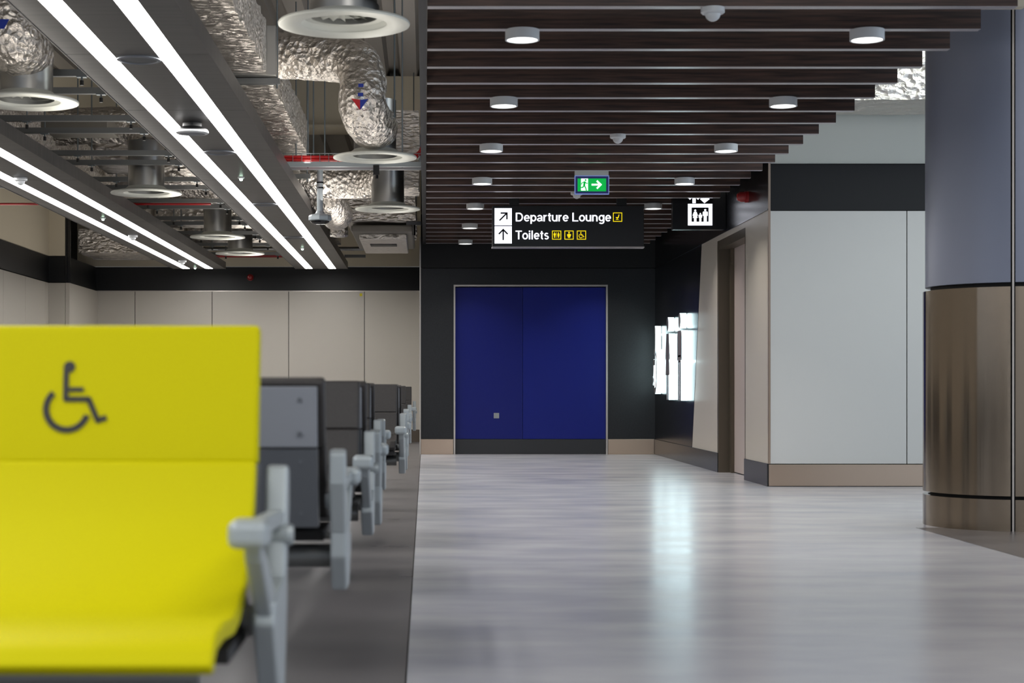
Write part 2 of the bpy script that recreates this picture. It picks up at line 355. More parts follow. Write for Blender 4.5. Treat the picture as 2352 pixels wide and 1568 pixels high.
B.mat(1).prism([(18.375, BASE), (BY, BASE), (BY, ZB0-.01), (17.745, ZB0-.01)], tr, RX-.002, RX+.02)
B.box(RX, RX+.02, RY+.01, BY, ZB0, DECK-.2)
B.mat(2).box(RX+.02, RX+.3, y2+.05, BY+.2, 0, DECK).box(RX+.02, RX+.3, RY+.3, y1-.01, 0, DECK).box(RX+.15, RX+.3, y1-.01, y2+.05, 0, DECK).box(RX+.02, RX+.15, y1-.01, y2+.05, 2.25, DECK)
B.mat(0).box(RX, RX+.15, y1, y2, 2.22, ZB0-.01)
struct(B.build('wall_side', ['cream_panel', 'black_gloss', 'joint'], origin=(0, 0, 0)), 'glossy black side wall with a slanting cream panel', 'wall')
m = MB(); m.box(RX-.012, RX+.02, RY, y1, 0, BASE).box(RX-.012, RX+.02, y2, BY-.012, 0, BASE); struct(m.build('baseboard_side', 'steel_base', bevel=.002, origin=(0, 0, 0)))
m = MB(); m.box(RX-.008, RX+.01, RY, BY, ZB0-.01, ZB0); struct(m.build('trim_6', 'steel_base', origin=(0, 0, 0)))
D = empty('door_2', (RX+.15, (y1+y2)/2, 0)); struct(D, 'pale metal lift door in a dark bronze surround', 'door')
m = MB(); m.box(RX+.13, RX+.15, y1+.02, 15.98, .01, 2.14); m.build('door_leaf', 'door_grey', D)
m = MB(); m.box(RX+.13, RX+.15, 15.985, y2-.12, .01, 2.14); m.build('door_leaf', 'door_grey', D)
m = MB(); m.box(RX-.004, RX+.15, y2-.02, y2+.05, 0, 2.22).box(RX+.1, RX+.15, y2-.12, y2-.02, 0, 2.22).box(RX-.0, RX+.15, y1-.01, y1+.02, 0, 2.22).box(RX+.0, RX+.15, y1+.02, y2-.02, 2.14, 2.22); m.build('door_frame', 'jamb', D)

# corrugated deck, cross beams
m = MB(); x = -6.2; prof = []
while x < 9.2:
    prof += [(x, DECK), (x+.17, DECK), (x+.2, DECK+.09), (x+.3, DECK+.09)]; x += .33
m.prism(prof+[(x, DECK+.14), (-6.2, DECK+.14)], lambda u, v, w: (u, w, v), -5, 27)
struct(m.build('ceiling', 'deck', origin=(0, 0, 0)), 'cream corrugated metal roof deck', 'ceiling')
m = MB(); m.box(-5.3, 6, 18.94, 19.4, 3.66, DECK); m.box(-5.3, 6, 18.88, 19.46, 3.64, 3.665)
struct(m.build('trim_7', 'cream_wall', origin=(0, 0, 0)), 'cream boxed roof beam crossing the hall', 'beam')

# ------------------------------------------------------------------ round column
cx, cy, r = 3.47, 10.25, .52
col = empty('round_column', (cx, cy, 0)); tag(col, 'large round column, blue-grey above and clad in bronze-toned steel below', 'column', kind='thing')
def shell(z0, z1, rr, gaps, seg=240):
    mb = MB(); inner = rr-.03; A = []
    joints = [math.radians(g) for g in gaps]
    js = sorted(joints)+[sorted(joints)[0]+2*PI]
    for a, b in zip(js, js[1:]):
        a += .013/rr; b -= .013/rr; n = max(4, int((b-a)/(2*PI)*seg)); poly = [(cx+rr*math.cos(a+(b-a)*k/n), cy+rr*math.sin(a+(b-a)*k/n)) for k in range(n+1)]+[(cx+inner*math.cos(b-(b-a)*k/n), cy+inner*math.sin(b-(b-a)*k/n)) for k in range(n+1)]
        mb.prism(poly, lambda u, v, w: (u, v, w), z0, z1)
    return mb
G = [-109.6, 10.4, 130.4]
shell(1.4, DECK, r-.014, G).build('upper_casing', 'paintcol', col, smooth=True)
shell(.198, 1.375, r, G).build('steel_cladding', 'steel_dark', col, smooth=True)
shell(0, .178, r, G).build('plinth', 'steel_dark', col, smooth=True)
m = MB()
for g in G:
    a = math.radians(g); m.prism([(cx+q*math.cos(a+t_), cy+q*math.sin(a+t_)) for q, t_ in ((r-.045, -.008), (r-.012, -.008), (r-.012, .012), (r-.045, .012))], lambda u, v, w: (u, v, w), 0, DECK)
m.build('joint_strip', 'alu', col)
m = MB(); m.lathe([(0, 0), (r-.045, 0), (r-.045, DECK), (0, DECK)], (cx, cy, 0), 60); m.build('core', 'joint', col, smooth=True)

# ------------------------------------------------------------------ dark timber baffles
SZ = 2.56; Y0, DY = 8.52, .5005; XE = 2.72
slatY = [Y0+DY*n for n in range(-1, 26)]
for i, y in enumerate(slatY):
    n = i-1
    xe = XE if n > -1 else 2.73
    m = MB(); m.box(.012, xe, y, y+.055, SZ+.002, SZ+.15).mat(1).box(.012, xe, y+.001, y+.054, SZ, SZ+.002)
    o = m.build('ceiling_baffle', ['wood', 'slat_under'])
    xt = ' carrying a downlight at each end' if n >= 0 and n % 4 == 0 and n < 20 else ''
    tag(o, f'dark walnut ceiling baffle, {ORD[i]} from the camera end' + xt, 'ceiling baffle', 'dark walnut ceiling baffles over the walkway', 'thing')
m = MB(); m.box(-.03, .01, 7.9, BY, SZ+.01, SZ+.17)
tag(m.build('edge_rail', 'black_satin'), 'long dark edge rail closing the lounge-side ends of the baffles', 'rail', kind='thing')
for x in (.9, 1.8):
    pass

# downlights
def downlight():
    t = empty('ceiling_downlight', (0, 0, 0))
    m = MB(); m.lathe([(0, 0), (.084, 0), (.084, -.05), (.076, -.05), (.076, -.043), (0, -.043)], (0, 0, 0), 36); m.build('housing', 'white_plastic', t, smooth=True)
    m = MB(); m.lathe([(.0745, -.0445), (.04, -.046), (0, -.046)], (0, 0, 0), 36); m.build('lens', 'lens', t, smooth=True)
    return t
dl = downlight(); k = 0
def area(name, loc, size, power, col=(1, 1, 1), shape='DISK', rot=(0, 0, 0), spread=PI, sy=None):
    L = bpy.data.lights.new(name, 'AREA'); L.shape = shape; L.size = size; L.energy = power; L.color = col; L.spread = spread
    if sy: L.size_y = sy
    o = bpy.data.objects.new(name, L); C.objects.link(o); o.location = loc; o.rotation_euler = rot; return o
for side, X in (('lounge side', .478), ('column side', 2.17)):
    for j in range(7):
        y = Y0+DY*4*j+.0275
        if not (side == 'column side' and j > 4):
            o = dl if k == 0 else dup(dl, (0, 0, 0)); k += 1
            o.location = (X, y, SZ)
            tag(o, f'white surface downlight under the baffles, {side} row, {ORD[j]} from the camera', 'downlight', 'surface downlights under the baffles')
        area('downlight_beam', (X, y, SZ-.055), .13, 7, (1, .93, .84), spread=math.radians(110))
# sensor domes
def dome(s=1):
    t = empty('motion_sensor', (0, 0, 0))
    m = MB(); m.lathe([(0, 0), (.055, 0), (.055, -.022), (.048, -.028), (0, -.028)], (0, 0, 0), 28); m.build('base', 'white_plastic', t, smooth=True)
    m = MB(); m.lathe([(.036*math.cos(a), -.027-.036*math.sin(a)) for a in [PI/2*q/8 for q in range(9)]], (0, 0, 0), 28); m.build('dome', 'white_plastic', t, smooth=True)
    return t
dm = dome()
for i, (x, y, z, lab) in enumerate([(1.33, Y0-DY+.0275, SZ, 'white sensor dome under the baffle nearest the camera'), (1.335, Y0+7*DY+.0275, SZ, 'white sensor dome under a baffle between the downlight rows, before the exit sign'), (1.356, Y0+14*DY+.0275, SZ, 'white sensor dome just behind the green exit sign')]):
    o = dm if i == 0 else dup(dm, (0, 0, 0)); o.location = (x, y, z); tag(o, lab, 'sensor', 'sensor domes under the baffles')

# ------------------------------------------------------------------ signs
front = lambda u, v, w: (u, w, v)
def PX(px, Y): return (px-VX)*Y/F
def PZ(py, Y): return EYE+(VY-py)*Y/F
Y = 16.3; sx0, sx1, sz0, sz1 = PX(1131, Y), PX(1479, Y), PZ(566, Y), PZ(472, Y)
S = empty('direction_sign', ((sx0+sx1)/2, Y, sz0)); tag(S, 'hanging black Departure Lounge and Toilets direction sign with white arrows', 'sign')
m = MB(); m.box(sx0, sx1, Y, Y+.1, sz0, sz1); m.build('sign_box', 'sign_black', S, bevel=.004)
m = MB(); m.box(sx0-.004, sx1+.004, Y-.006, Y+.104, sz0-.012, sz0); m.build('bottom_edge', 'slat_under', S)
m = MB(); m.box(sx0+.16, sx0+.25, Y+.02, Y+.08, sz1, SZ+.05); m.build('hanger', 'black', S); m = MB(); m.box(sx1-.25, sx1-.16, Y+.02, Y+.08, sz1, SZ+.05); m.build('hanger', 'black', S)
yf = Y-.0015
for (a, b, c, d, ang) in ((1136, 1175.5, 478, 517.5, 45), (1136, 1175.5, 519.5, 559, 90)):
    m = MB(); m.box(PX(a, Y), PX(b, Y), yf, Y+.002, PZ(d, Y), PZ(c, Y)); m.build('arrow_tile', 'sign_white', S)
    marks('arrow', arrow2(((PX(a, Y)+PX(b, Y))/2, (PZ(c, Y)+PZ(d, Y))/2), ang, .098, .014, .038), 'sign_black', front, yf-.003, yf-.0005, S)
text_mesh('lettering', 'Departure Lounge', 'sign_white', S, PX(1184.5, Y), PX(1402.5, Y), PZ(508.3, Y), PZ(488.5, Y), Y)
text_mesh('lettering', 'Toilets', 'sign_white', S, PX(1184, Y), PX(1260, Y), PZ(549.5, Y), PZ(529.5, Y), Y)
def icon(a, b, c, d, fig):
    x0, x1, z0, z1 = PX(a, Y), PX(b, Y), PZ(d, Y), PZ(c, Y)
    marks('pictogram', frame2(x0, x1, z0, z1, .0065)+fig(x0, z0, x1-x0), 'sign_yellow', front, yf-.001, Y+.002, S)
icon(1408, 1429, 488, 509, lambda x, z, s: seatmark(x+.18*s, z+.18*s, s*.66))
icon(1268, 1289, 529.5, 550, lambda x, z, s: man(x+.29*s, z+.2*s, s*.6)+woman(x+.71*s, z+.2*s, s*.6)+[rect(x+.485*s, x+.515*s, z+.2*s, z+.8*s)])
icon(1296.5, 1317.5, 529.5, 550, lambda x, z, s: baby(x+.5*s, z+.17*s, s*.68))
icon(1325, 1346, 529.5, 550, lambda x, z, s: wheelchair(x+.2*s, z+.16*s, s*.68))
# emergency exit sign
Y = 14.05
E_ = empty('exit_sign', (PX(1359.5, Y), Y, PZ(446, Y))); tag(E_, 'small green exit sign with running figure and arrow pointing right', 'sign')
m = MB(); m.box(PX(1321, Y), PX(1398, Y), Y+.005, Y+.06, PZ(403, Y), PZ(392, Y)); m.build('mount', 'offwhite', E_)
m = MB()
for p in frame2(PX(1320, Y), PX(1399, Y), PZ(446, Y), PZ(403, Y), .006): m.prism(p, front, Y-.002, Y+.032)
m.build('rim', 'exit_frame', E_)
m = MB()
for p in frame2(PX(1321, Y), PX(1398, Y), PZ(445, Y), PZ(404, Y), .02): m.prism(p, front, Y, Y+.03)
m.build('edge_frame', 'exit_inner', E_)
gx0, gx1, gz0, gz1 = PX(1325.5, Y), PX(1393.5, Y), PZ(441, Y), PZ(406, Y)
m = MB(); m.box(gx0, gx1, Y+.004, Y+.028, gz0, gz1); m.build('green_panel', 'exit_green', E_)
s = gz1-gz0
door = rect(gx0+.26*s, gx0+.72*s, gz0+.1*s, gz1-.1*s)
marks('doorway_mark', [door], 'exit_white', front, Y+.001, Y+.006, E_)
q = lambda u, v: (gx0+u*s, gz0+v*s)
run = [circ(*q(.56, .79), .058*s), line(q(.5, .7), q(.46, .42), .13*s), line(q(.5, .68), q(.32, .6), .05*s), line(q(.32, .6), q(.28, .5), .05*s), line(q(.52, .68), q(.62, .56), .05*s), line(q(.62, .56), q(.7, .6), .05*s),
       line(q(.46, .42), q(.36, .3), .075*s), line(q(.38, .3), q(.2, .3), .06*s), line(q(.47, .44), q(.56, .28), .075*s), line(q(.56, .28), q(.62, .08), .065*s)]
marks('running_figure', run, 'exit_green', front, Y-.002, Y+.0005, E_)
marks('arrow', arrow2((gx0+1.25*s, gz0+.49*s), 0, .6*s, .12*s, .22*s), 'exit_white', front, Y+.001, Y+.006, E_)
# lift sign projecting from the black wall
Y = 16.3; x0, x1 = PX(1545, Y), RX
S = empty('lift_sign', ((x0+x1)/2, Y, PZ(527, Y))); tag(S, 'black lift sign box with glowing framed trio of people, below the baffles', 'sign')
m = MB(); m.box(x0, x1, Y, Y+.1, PZ(527, Y), SZ+.13); m.build('sign_box', 'black_gloss', S, bevel=.004)
a, b, c, d = PX(1580, Y), PX(1636, Y), PZ(517.5, Y), PZ(468, Y); w = b-a; h = d-c
ic = frame2(a, b, c, d, .034)+woman(a+.3*w, c+.18*h, h*.56)+man(a+.71*w, c+.18*h, h*.58)+man(a+.51*w, c+.18*h, h*.4)
ic += [[(PX(1608, Y), PZ(457, Y)), (PX(1618, Y), PZ(466.5, Y)), (PX(1630, Y), PZ(457, Y)), (PX(1619, Y), PZ(448, Y))], rect(PX(1590.5, Y), PX(1598, Y), PZ(466.5, Y), PZ(440, Y)), line((PX(1583, Y), PZ(457, Y)), (PX(1594, Y), PZ(447, Y)), .02), line((PX(1605, Y), PZ(457, Y)), (PX(1594, Y), PZ(447, Y)), .02)]
marks('pictogram', ic, 'sign_white', front, Y-.003, Y+.002, S)
# backlit wall symbols
side = lambda u, v, w: (w, u, v)
def halo(name, polys, label):
    ys_ = [p[0] for q in polys for p in q]; root = empty(name, (RX-.08, (min(ys_)+max(ys_))/2, .7))
    tag(root, label, 'symbol', 'backlit toilet symbols on the black wall')
    marks('glowing_body', polys, 'halo', side, RX-.078, RX-.01, root)
    mb = MB()
    for p in polys: mb.prism(p, side, RX-.083, RX-.0785)
    mb.build('face', 'halo_face', root)
    return root
def tall(fn, yc, z0, h): return [[(yc+(u-yc)*.8, v) for u, v in p] for p in fn(yc, z0, h)]
halo('man_symbol', tall(man, 18.74, .675, .94), 'backlit man symbol nearest the lift door on the black wall')
halo('woman_symbol', tall(woman, 19.66, .678, .93), 'backlit woman symbol between the man and wheelchair symbols')
wc = [[(21.42-(u-20.9), v) for u, v in p] for p in wheelchair(20.9, .72, .9)]
wc = [[(20.6+(u-20.62)*.5, v) for u, v in p] for p in wheelchair(20.62, .735, .81)]
halo('wheelchair_symbol', wc, 'backlit wheelchair symbol closest to the corner by the blue door')
# red alarm sounders
def sounder(loc, ax, label):
    t = empty('alarm_sounder', loc); tag(t, label, 'alarm', 'red alarm sounders')
    L = Vector(loc)
    if ax == 'x':
        MB().lathe([(0, 0), (.05, 0), (.05, -.03), (0, -.03)], L, 24, 'x').build('base', 'red_dark', t, smooth=True)
        MB().lathe([(.044, -.03), (.044, -.07), (.03, -.095), (0, -.1)], L, 24, 'x').build('horn', 'red_dark', t, smooth=True)
    else:
        MB().lathe([(0, 0), (.05, 0), (.05, -.03), (0, -.03)], L, 24, 'y').build('base', 'red_dark', t, smooth=True)
        MB().lathe([(.044, -.03), (.044, -.07), (.03, -.095), (0, -.1)], L, 24, 'y').build('horn', 'red_dark', t, smooth=True)
sounder((RX, 15.2, PZ(452, 15.2)), 'x', 'red alarm sounder high on the glossy black wall above the lift')
sounder((PX(575, FY), FY, PZ(637, FY)), 'y', 'red alarm sounder on the black band of the lounge wall')
m = MB(); m.box(PX(826, FY), PX(832, FY), FY-.003, FY, PZ(680, FY), PZ(673.5, FY))
tag(m.build('wall_sticker', 'sticker_y'), 'tiny yellow sticker at the top of the cream wall panel', 'sticker')

# ------------------------------------------------------------------ light rafts
RZ = 2.55
def raft(x0, x1, strips, label):
    t = empty('light_raft', ((x0+x1)/2, 11, RZ)); tag(t, label, 'light fixture', 'long grey light rafts over the lounge')
    seams = [-3.7+1.83*k for k in range(0, 17) if -3.7+1.83*k < 25.4]; seams = [s_+.0 for s_ in seams]+[25.4]
    m = MB(); xs = [x0]+[v for s_ in strips for v in s_]+[x1]
    for a, b in zip(seams, seams[1:]):
        for i in (0, 2, 4): m.box(xs[i], xs[i+1], a+.003, b-.003, RZ, RZ+.03)
    m.box(x0+.02, x1-.02, seams[0], 25.39, RZ+.03, RZ+.09)
    m.build('panel', 'raft', t)
    m = MB(); m.box(x0-.006, x0, seams[0], 25.4, RZ-.003, RZ+.1).box(x1, x1+.006, seams[0], 25.4, RZ-.003, RZ+.1); m.build('side_edge', 'raft', t)
    for a, b in strips:
        m = MB(); m.box(a+.004, b-.004, seams[0], 25.39, RZ+.004, RZ+.02); m.build('light_strip', 'strip', t)
    return t
raft(-1.88, -1.13, [(-1.742, -1.635), (-1.402, -1.295)], 'long grey raft with two glowing strips, nearer the walkway')
raft(-3.66, -2.91, [(-3.53, -3.42), (-3.195, -3.085)], 'long grey raft with two glowing strips, nearer the cream side wall')
# things set in the rafts
def speaker():
    t = empty('ceiling_speaker', (0, 0, 0))
    MB().lathe([(.117, 0), (.117, -.006), (.1, -.01), (.098, -.004)], (0, 0, 0), 40).build('rim', 'panel_up', t, smooth=True)
    MB().lathe([(.098, -.004), (0, -.007)], (0, 0, 0), 40).build('grille', 'panel_lo', t, smooth=True); return t
sp = speaker()
for i, y in enumerate((9.25, 12.88, 16.5, 20.1)):
    o = sp if i == 0 else dup(sp, (0, 0, 0)); o.location = (-1.52, y, RZ); tag(o, f'round grey flush speaker between the strips of the walkway-side raft, {ORD[i]} from the camera', 'speaker', 'flush speakers in the raft')
t = empty('smoke_detector', (-1.53, 11.45, RZ)); tag(t, 'black and white round detector hanging under the nearer light raft', 'detector')
L = Vector(t.location)
MB().lathe([(0, 0), (.062, 0), (.062, -.03), (.075, -.034), (0, -.036)], L, 32).build('neck', 'black', t, smooth=True)
MB().lathe([(.075, -.03), (.1, -.045), (.106, -.055), (.104, -.068)], L, 36).build('ring', 'black', t, smooth=True)
MB().lathe([(.104, -.054), (.108, -.058), (.108, -.068), (.1, -.074), (.085, -.076)], L, 36).build('white_rim', 'white_plastic', t, smooth=True)
MB().lathe([(.085, -.0745), (.05, -.08), (0, -.082)], L, 32).build('cover', 'panel_up', t, smooth=True)
for i, (x, y, lab) in enumerate([(-3.35, 14.43, 'white sensor dome in the far raft nearest the camera'), (-3.32, 19.8, 'white sensor dome in the far raft midway to the wall'), (-3.3, 23.7, 'white sensor dome in the far raft nearest the far wall')]):
    o = dup(dm, (x, y, RZ)); tag(o, lab, 'sensor', 'sensor domes in the far raft')
led = empty('emergency_spot', (0, 0, 0))
MB().lathe([(0, 0), (.03, 0), (.026, -.01), (.015, -.013)], (0, 0, 0), 20).build('bezel', 'white_plastic', led, smooth=True)
MB().lathe([(.015, -.012), (.012, -.028), (0, -.032)], (0, 0, 0), 16).build('lamp', 'led', led, smooth=True)
for i, (x, y, lab) in enumerate([(-1.52, 14.4, 'tiny bright emergency spot in the walkway-side raft, nearer the camera'), (-1.52, 21.6, 'tiny bright emergency spot in the walkway-side raft, nearer the far wall'), (-3.29, 17.8, 'tiny bright emergency spot in the side-wall raft, nearer the camera'), (-3.3, 25.0, 'tiny bright emergency spot at the far end of the side-wall raft')]):
    o = led if i == 0 else dup(led, (0, 0, 0)); o.location = (x, y, RZ); tag(o, lab, 'light', 'emergency spots in the rafts')

# channels carrying the rafts, hanging rods
def rod(x, y, z0, z1, parent, cap=True):
    m = MB(); m.tube([(x, y, z0), (x, y, z1)], .006, 8); m.build('threaded_rod', 'rod', parent)
BZ = 2.75
n = 0
for y in (10.76, 11.4, 12.56, 13.15, 14.4, 15.0, 16.2, 16.85, 18.05, 18.66, 19.9, 20.5, 21.75, 22.35, 23.5, 25.1):
    t = empty('ceiling_channel', (-2.5, y, BZ)); n += 1
    tag(t, f'grey steel channel spanning above the light rafts, {ORD[n-1]} from the camera', 'support rail', 'grey channels carrying the light rafts')
    m = MB(); m.box(-3.8, -1.2, y-.021, y+.021, BZ-.021, BZ+.021); m.build('channel', 'beam', t)
    for x in (-2.12, -2.87):
        m = MB(); m.tube([(x, y, BZ-.05), (x, y, DECK)], .006, 8); m.build('threaded_rod', 'rod', t)
        m = MB(); m.box(x-.03, x+.03, y-.024, y+.024, BZ-.027, BZ-.021); m.build('washer', 'rod', t)
        m = MB(); m.tube([(x, y, BZ-.075), (x, y, BZ-.045)], .012, 8); m.build('rod_cap', 'black', t)

# ------------------------------------------------------------------ round air diffusers with drop ducts
def diffuser():
    t = empty('air_diffuser', (0, 0, 0))
    m = MB(); m.lathe([(.155, .03), (.24, .022), (.305, .008), (.31, 0), (.308, -.008), (.3, -.01), (.205, -.004), (.2, 0)], (0, 0, 0), 64); m.build('flange', 'offwhite', t, smooth=True)
    m = MB(); m.lathe([(.203, -.002), (.19, .03), (.15, .062), (.142, .07)], (0, 0, 0), 64); m.build('inner_cone', 'offwhite', t, smooth=True)
    m = MB()
    for k in range(16):
        a = 2*PI*k/16; b = a+2*PI/16
        m.add([(.03*math.cos(a), .03*math.sin(a), .05), (.15*math.cos(a), .15*math.sin(a), .04), (.15*math.cos(b), .15*math.sin(b), .075), (.03*math.cos(b), .03*math.sin(b), .06)], [(0, 1, 2, 3)])
    m.lathe([(.035, .065), (0, .06)], (0, 0, 0), 16)
    m.build('swirl_blades', 'offwhite', t)
    m = MB(); m.lathe([(.157, .02), (.157, 1.0)], (0, 0, 0), 48); m.lathe([(.165, .028), (.165, .06), (.157, .06)], (0, 0, 0), 48); m.build('drop_duct', 'galv', t, smooth=True)
    return t
df = diffuser(); DZ = 2.515
spots = [(-.38, 8.18, 'largest white round air diffuser, at the top by the baffles', 1.4), (-.37, 12.9, 'white round air diffuser in front of the red cable tray', .42), (-.355, 16.6, 'white round air diffuser under the foil branch duct, next to the camera pole', .5),
         (-2.38, 10.4, 'white round air diffuser between the rafts, nearest the camera', .45), (-2.44, 15.25, 'white round air diffuser between the rafts, second from the camera', .45), (-2.34, 19.66, 'white round air diffuser between the rafts, third from the camera', .4), (-2.34, 22.05, 'white round air diffuser between the rafts, farthest from the camera', .3)]
for i, (x, y, lab, h) in enumerate(spots):
    o = df if i == 0 else dup(df, (0, 0, 0)); o.location = (x, y, DZ); tag(o, lab, 'air diffuser', 'round air diffusers')
    for c in o.children:
        if c.name.startswith('drop_duct'): c.scale = (1, 1, h)

# ------------------------------------------------------------------ ducts
def foil_box(name, x0, x1, y0, y1, z0, z1, label, matn='foil', amp=.012, step=.045, group='foil-wrapped ducts'):
    def grid(mb, o, u, v, nu, nv):
        o, u, v = Vector(o), Vector(u), Vector(v); vs = [];
        for i in range(nu+1):
            for j in range(nv+1): vs.append(o+u*i/nu+v*j/nv)
        mb.add(vs, [(i*(nv+1)+j, (i+1)*(nv+1)+j, (i+1)*(nv+1)+j+1, i*(nv+1)+j+1) for i in range(nu) for j in range(nv)])
    mb = MB(); X, Y_, Z_ = x1-x0, y1-y0, z1-z0; nx, ny, nz = [max(2, int(q/step)) for q in (X, Y_, Z_)]
    ny = min(ny, 230)
    grid(mb, (x0, y0, z0), (X, 0, 0), (0, Y_, 0), nx, ny); grid(mb, (x0, y0, z1), (X, 0, 0), (0, Y_, 0), nx, ny)
    grid(mb, (x0, y0, z0), (0, Y_, 0), (0, 0, Z_), ny, nz); grid(mb, (x1, y0, z0), (0, Y_, 0), (0, 0, Z_), ny, nz)
    grid(mb, (x0, y0, z0), (X, 0, 0), (0, 0, Z_), nx, nz); grid(mb, (x0, y1, z0), (X, 0, 0), (0, 0, Z_), nx, nz)
    out = []
    for v in mb.v:
        p = Vector(v); q = Vector((p.x*2, p.y*5, p.z*2))
        d = noise.noise_vector(q)*amp+noise.noise_vector(p*11)*amp*.6; d.z += amp*.9*(abs(math.sin(p.y*7.3))**14+.6*noise.noise(Vector((p.x*1.5, p.y*26, 3)))); out.append(tuple(p+d))
    mb.v = out
    o = mb.build(name, matn, smooth=False); o.data.polygons.foreach_set('use_smooth', [True]*len(o.data.polygons))
    tag(o, label, 'air duct', group); return o
foil_box('foil_duct', -2.0, -1.08, 5, 11.9, 2.96, 3.3, 'broad rectangular foil-wrapped duct beside the nearer raft, camera-side length', amp=.016)
foil_box('foil_duct', -1.95, -1.08, 12.15, 16.2, 2.95, 3.26, 'broad rectangular foil-wrapped duct beside the nearer raft, stretch past the strap')
t = empty('duct_strap', (-1.5, 12.0, 2.9)); tag(t, 'galvanised strap and bracket under the broad foil duct', 'bracket')
m = MB(); m.box(-2.0, -1.02, 11.92, 12.13, 2.945, 3.29); m.build('band', 'galv', t, bevel=.004)
m = MB(); m.box(-2.05, -1.0, 11.99, 12.04, 2.9, 2.94); m.build('channel', 'beam', t)
m = MB(); m.tube([(-1.02, 12.01, 2.87), (-1.02, 12.01, DECK)], .006, 8); m.build('threaded_rod', 'rod', t)
def flex(pts, r, label, name='flexible_duct', n=14, wob=.06, matn='foil_flex', seg=32, group='foil flexible ducts'):
    m = MB(); m.tube(smoothpath(pts, n), r, seg, wob); o = m.build(name, matn, smooth=False)
    o.data.polygons.foreach_set('use_smooth', [True]*len(o.data.polygons)); return tag(o, label, 'air duct', group)
def W(px, py, Y): return (PX(px, Y), Y, PZ(py, Y))
flex([W(600, 128, 12.75), W(680, 130, 12.7), W(770, 134, 12.6), W(818, 148, 12.5), W(834, 190, 12.4), W(832, 235, 12.3), W(842, 270, 12.45), W(858, 290, 12.7), W(862, 295, 12.88)], .168, 'crinkled foil duct bending down to the diffuser by the red cables', n=12)
# arrow stickers on the bend
Ya = 12.1
A_ = empty('flow_arrow', W(828, 225, Ya)); tag(A_, 'red and blue airflow arrow taped on the bent foil duct', 'sticker')
m = MB(); m.add([W(807, 226, Ya), W(827, 229, Ya), W(827, 253, Ya)], [(0, 1, 2)]); m.build('red_half', 'red_mark', A_)
m = MB(); m.add([W(827, 229, Ya), W(846, 227, Ya), W(827, 253, Ya)], [(0, 1, 2)]); m.build('blue_half', 'blue_mark', A_)
m = MB()
for a in ((823, 192, 835, 200), (822, 213, 834, 221)): m.add([W(a[0], a[1], Ya), W(a[2], a[1], Ya), W(a[2], a[3], Ya), W(a[0], a[3], Ya)], [(0, 1, 2, 3)])
m.build('blue_dash', 'blue_mark', A_)
m = MB(); ya = PZ(0, 1)
m.add([(-1.62, 13.0, 2.925), (-1.42, 13.0, 2.925), (-1.5, 12.75, 2.925)], [(0, 1, 2)])
o = m.build('flow_arrow', 'red_mark'); tag(o, 'red airflow arrow on the underside of the broad foil duct', 'sticker')
# branch toward third diffuser and round duct behind the camera pole
flex([(-1.5, 16.9, 2.83), (-1.0, 16.9, 2.81), (-.6, 16.85, 2.81), (-.36, 16.62, 2.82)], .165, 'straight foil duct feeding the diffuser beside the camera pole', wob=.03)
flex([(-1.0, 17.15, 2.72), (-.95, 17.6, 2.67), (-.94, 18.1, 2.65), (-.93, 18.4, 2.64)], .168, 'round foil-wrapped duct end behind the camera pole', wob=.02)
foil_box('foil_duct', -2.0, -1.2, 16.4, 25, 2.86, 3.1, 'foil-wrapped duct running on above the nearer raft to the far wall')
foil_box('foil_box', -.84, -.1, 18.6, 21.0, 2.6, 3.05, 'large foil-wrapped air box near the charcoal wall corner', amp=.014)
t = empty('ceiling_unit', (-.5, 20, 2.46)); tag(t, 'pale wrapped fan unit with a dark slot under the foil box', 'ventilation unit')
m = MB(); m.box(-.8, -.12, 18.8, 21.2, 2.5, 2.57); m.build('casing', 'box_white', t, bevel=.02)
m = MB(); m.box(-.72, -.2, 19.1, 21.1, 2.44, 2.5); m.build('tray', 'foil_dull', t, bevel=.01)
m = MB(); m.box(-.62, -.32, 19.7, 20.0, 2.434, 2.44); m.build('slot', 'black', t)
t = empty('duct_damper', (-.12, 19.0, 2.55)); tag(t, 'dark clamp bracket hanging at the corner of the foil box', 'bracket')
m = MB(); m.box(-.2, .0-.04, 18.7, 18.76, 2.56, 2.6).tube([(-.12, 18.73, 2.45), (-.12, 18.73, 2.62)], .02, 8); m.build('clamp', 'steel_base', t)
m = MB(); m.tube([(-.12, 18.73, 2.6), (-.12, 18.73, DECK)], .006, 8); m.build('threaded_rod', 'rod', t)
flex([(-.95, 19.3, 3.4), (-.95, 19.3, 3.0), (-.955, 19.35, 2.7), (-.955, 19.4, 2.5)], .1, 'foil duct dropping behind the large foil air box', wob=.03)
foil_box('foil_duct', -.35, -.06, 16.9, 17.6, 2.75, 3.5, 'tall narrow foil duct by the baffle edge behind the third diffuser')
# foil between the rafts
foil_box('foil_duct', -4.1, -3.25, 6, 25.6, 2.86, 3.15, 'foil-wrapped duct running above the far raft to the wall')
for i, (y, lab) in enumerate([(10.4, 'foil elbow above the diffuser between the rafts nearest the camera'), (15.25, 'foil elbow above the second diffuser between the rafts'), (19.66, 'foil elbow above the third diffuser between the rafts'), (22.05, 'foil elbow above the farthest diffuser between the rafts')]):
    if i == 0: flex([(-3.4, y-.1, 3.1), (-2.9, y-.25, 3.12), (-2.52, y-.3, 3.06), (-2.4, y-.24, 2.86), (-2.38, y, 2.78)], .17, lab)
    else:
        q = -1 if i == 2 else 1; xd = -2.44 if i == 1 else -2.34
        flex([(-3.4, y+.1*q, 3.1), (-2.8, y+.1*q, 3.12), (xd-.07, y+.08*q, 3.08), (xd, y+.02*q, 2.93)], .162, lab)
A_ = empty('flow_arrow', (-2.5, 9.9, 3.0)); tag(A_, 'blue and red airflow arrow on the foil elbow at the top left', 'sticker')
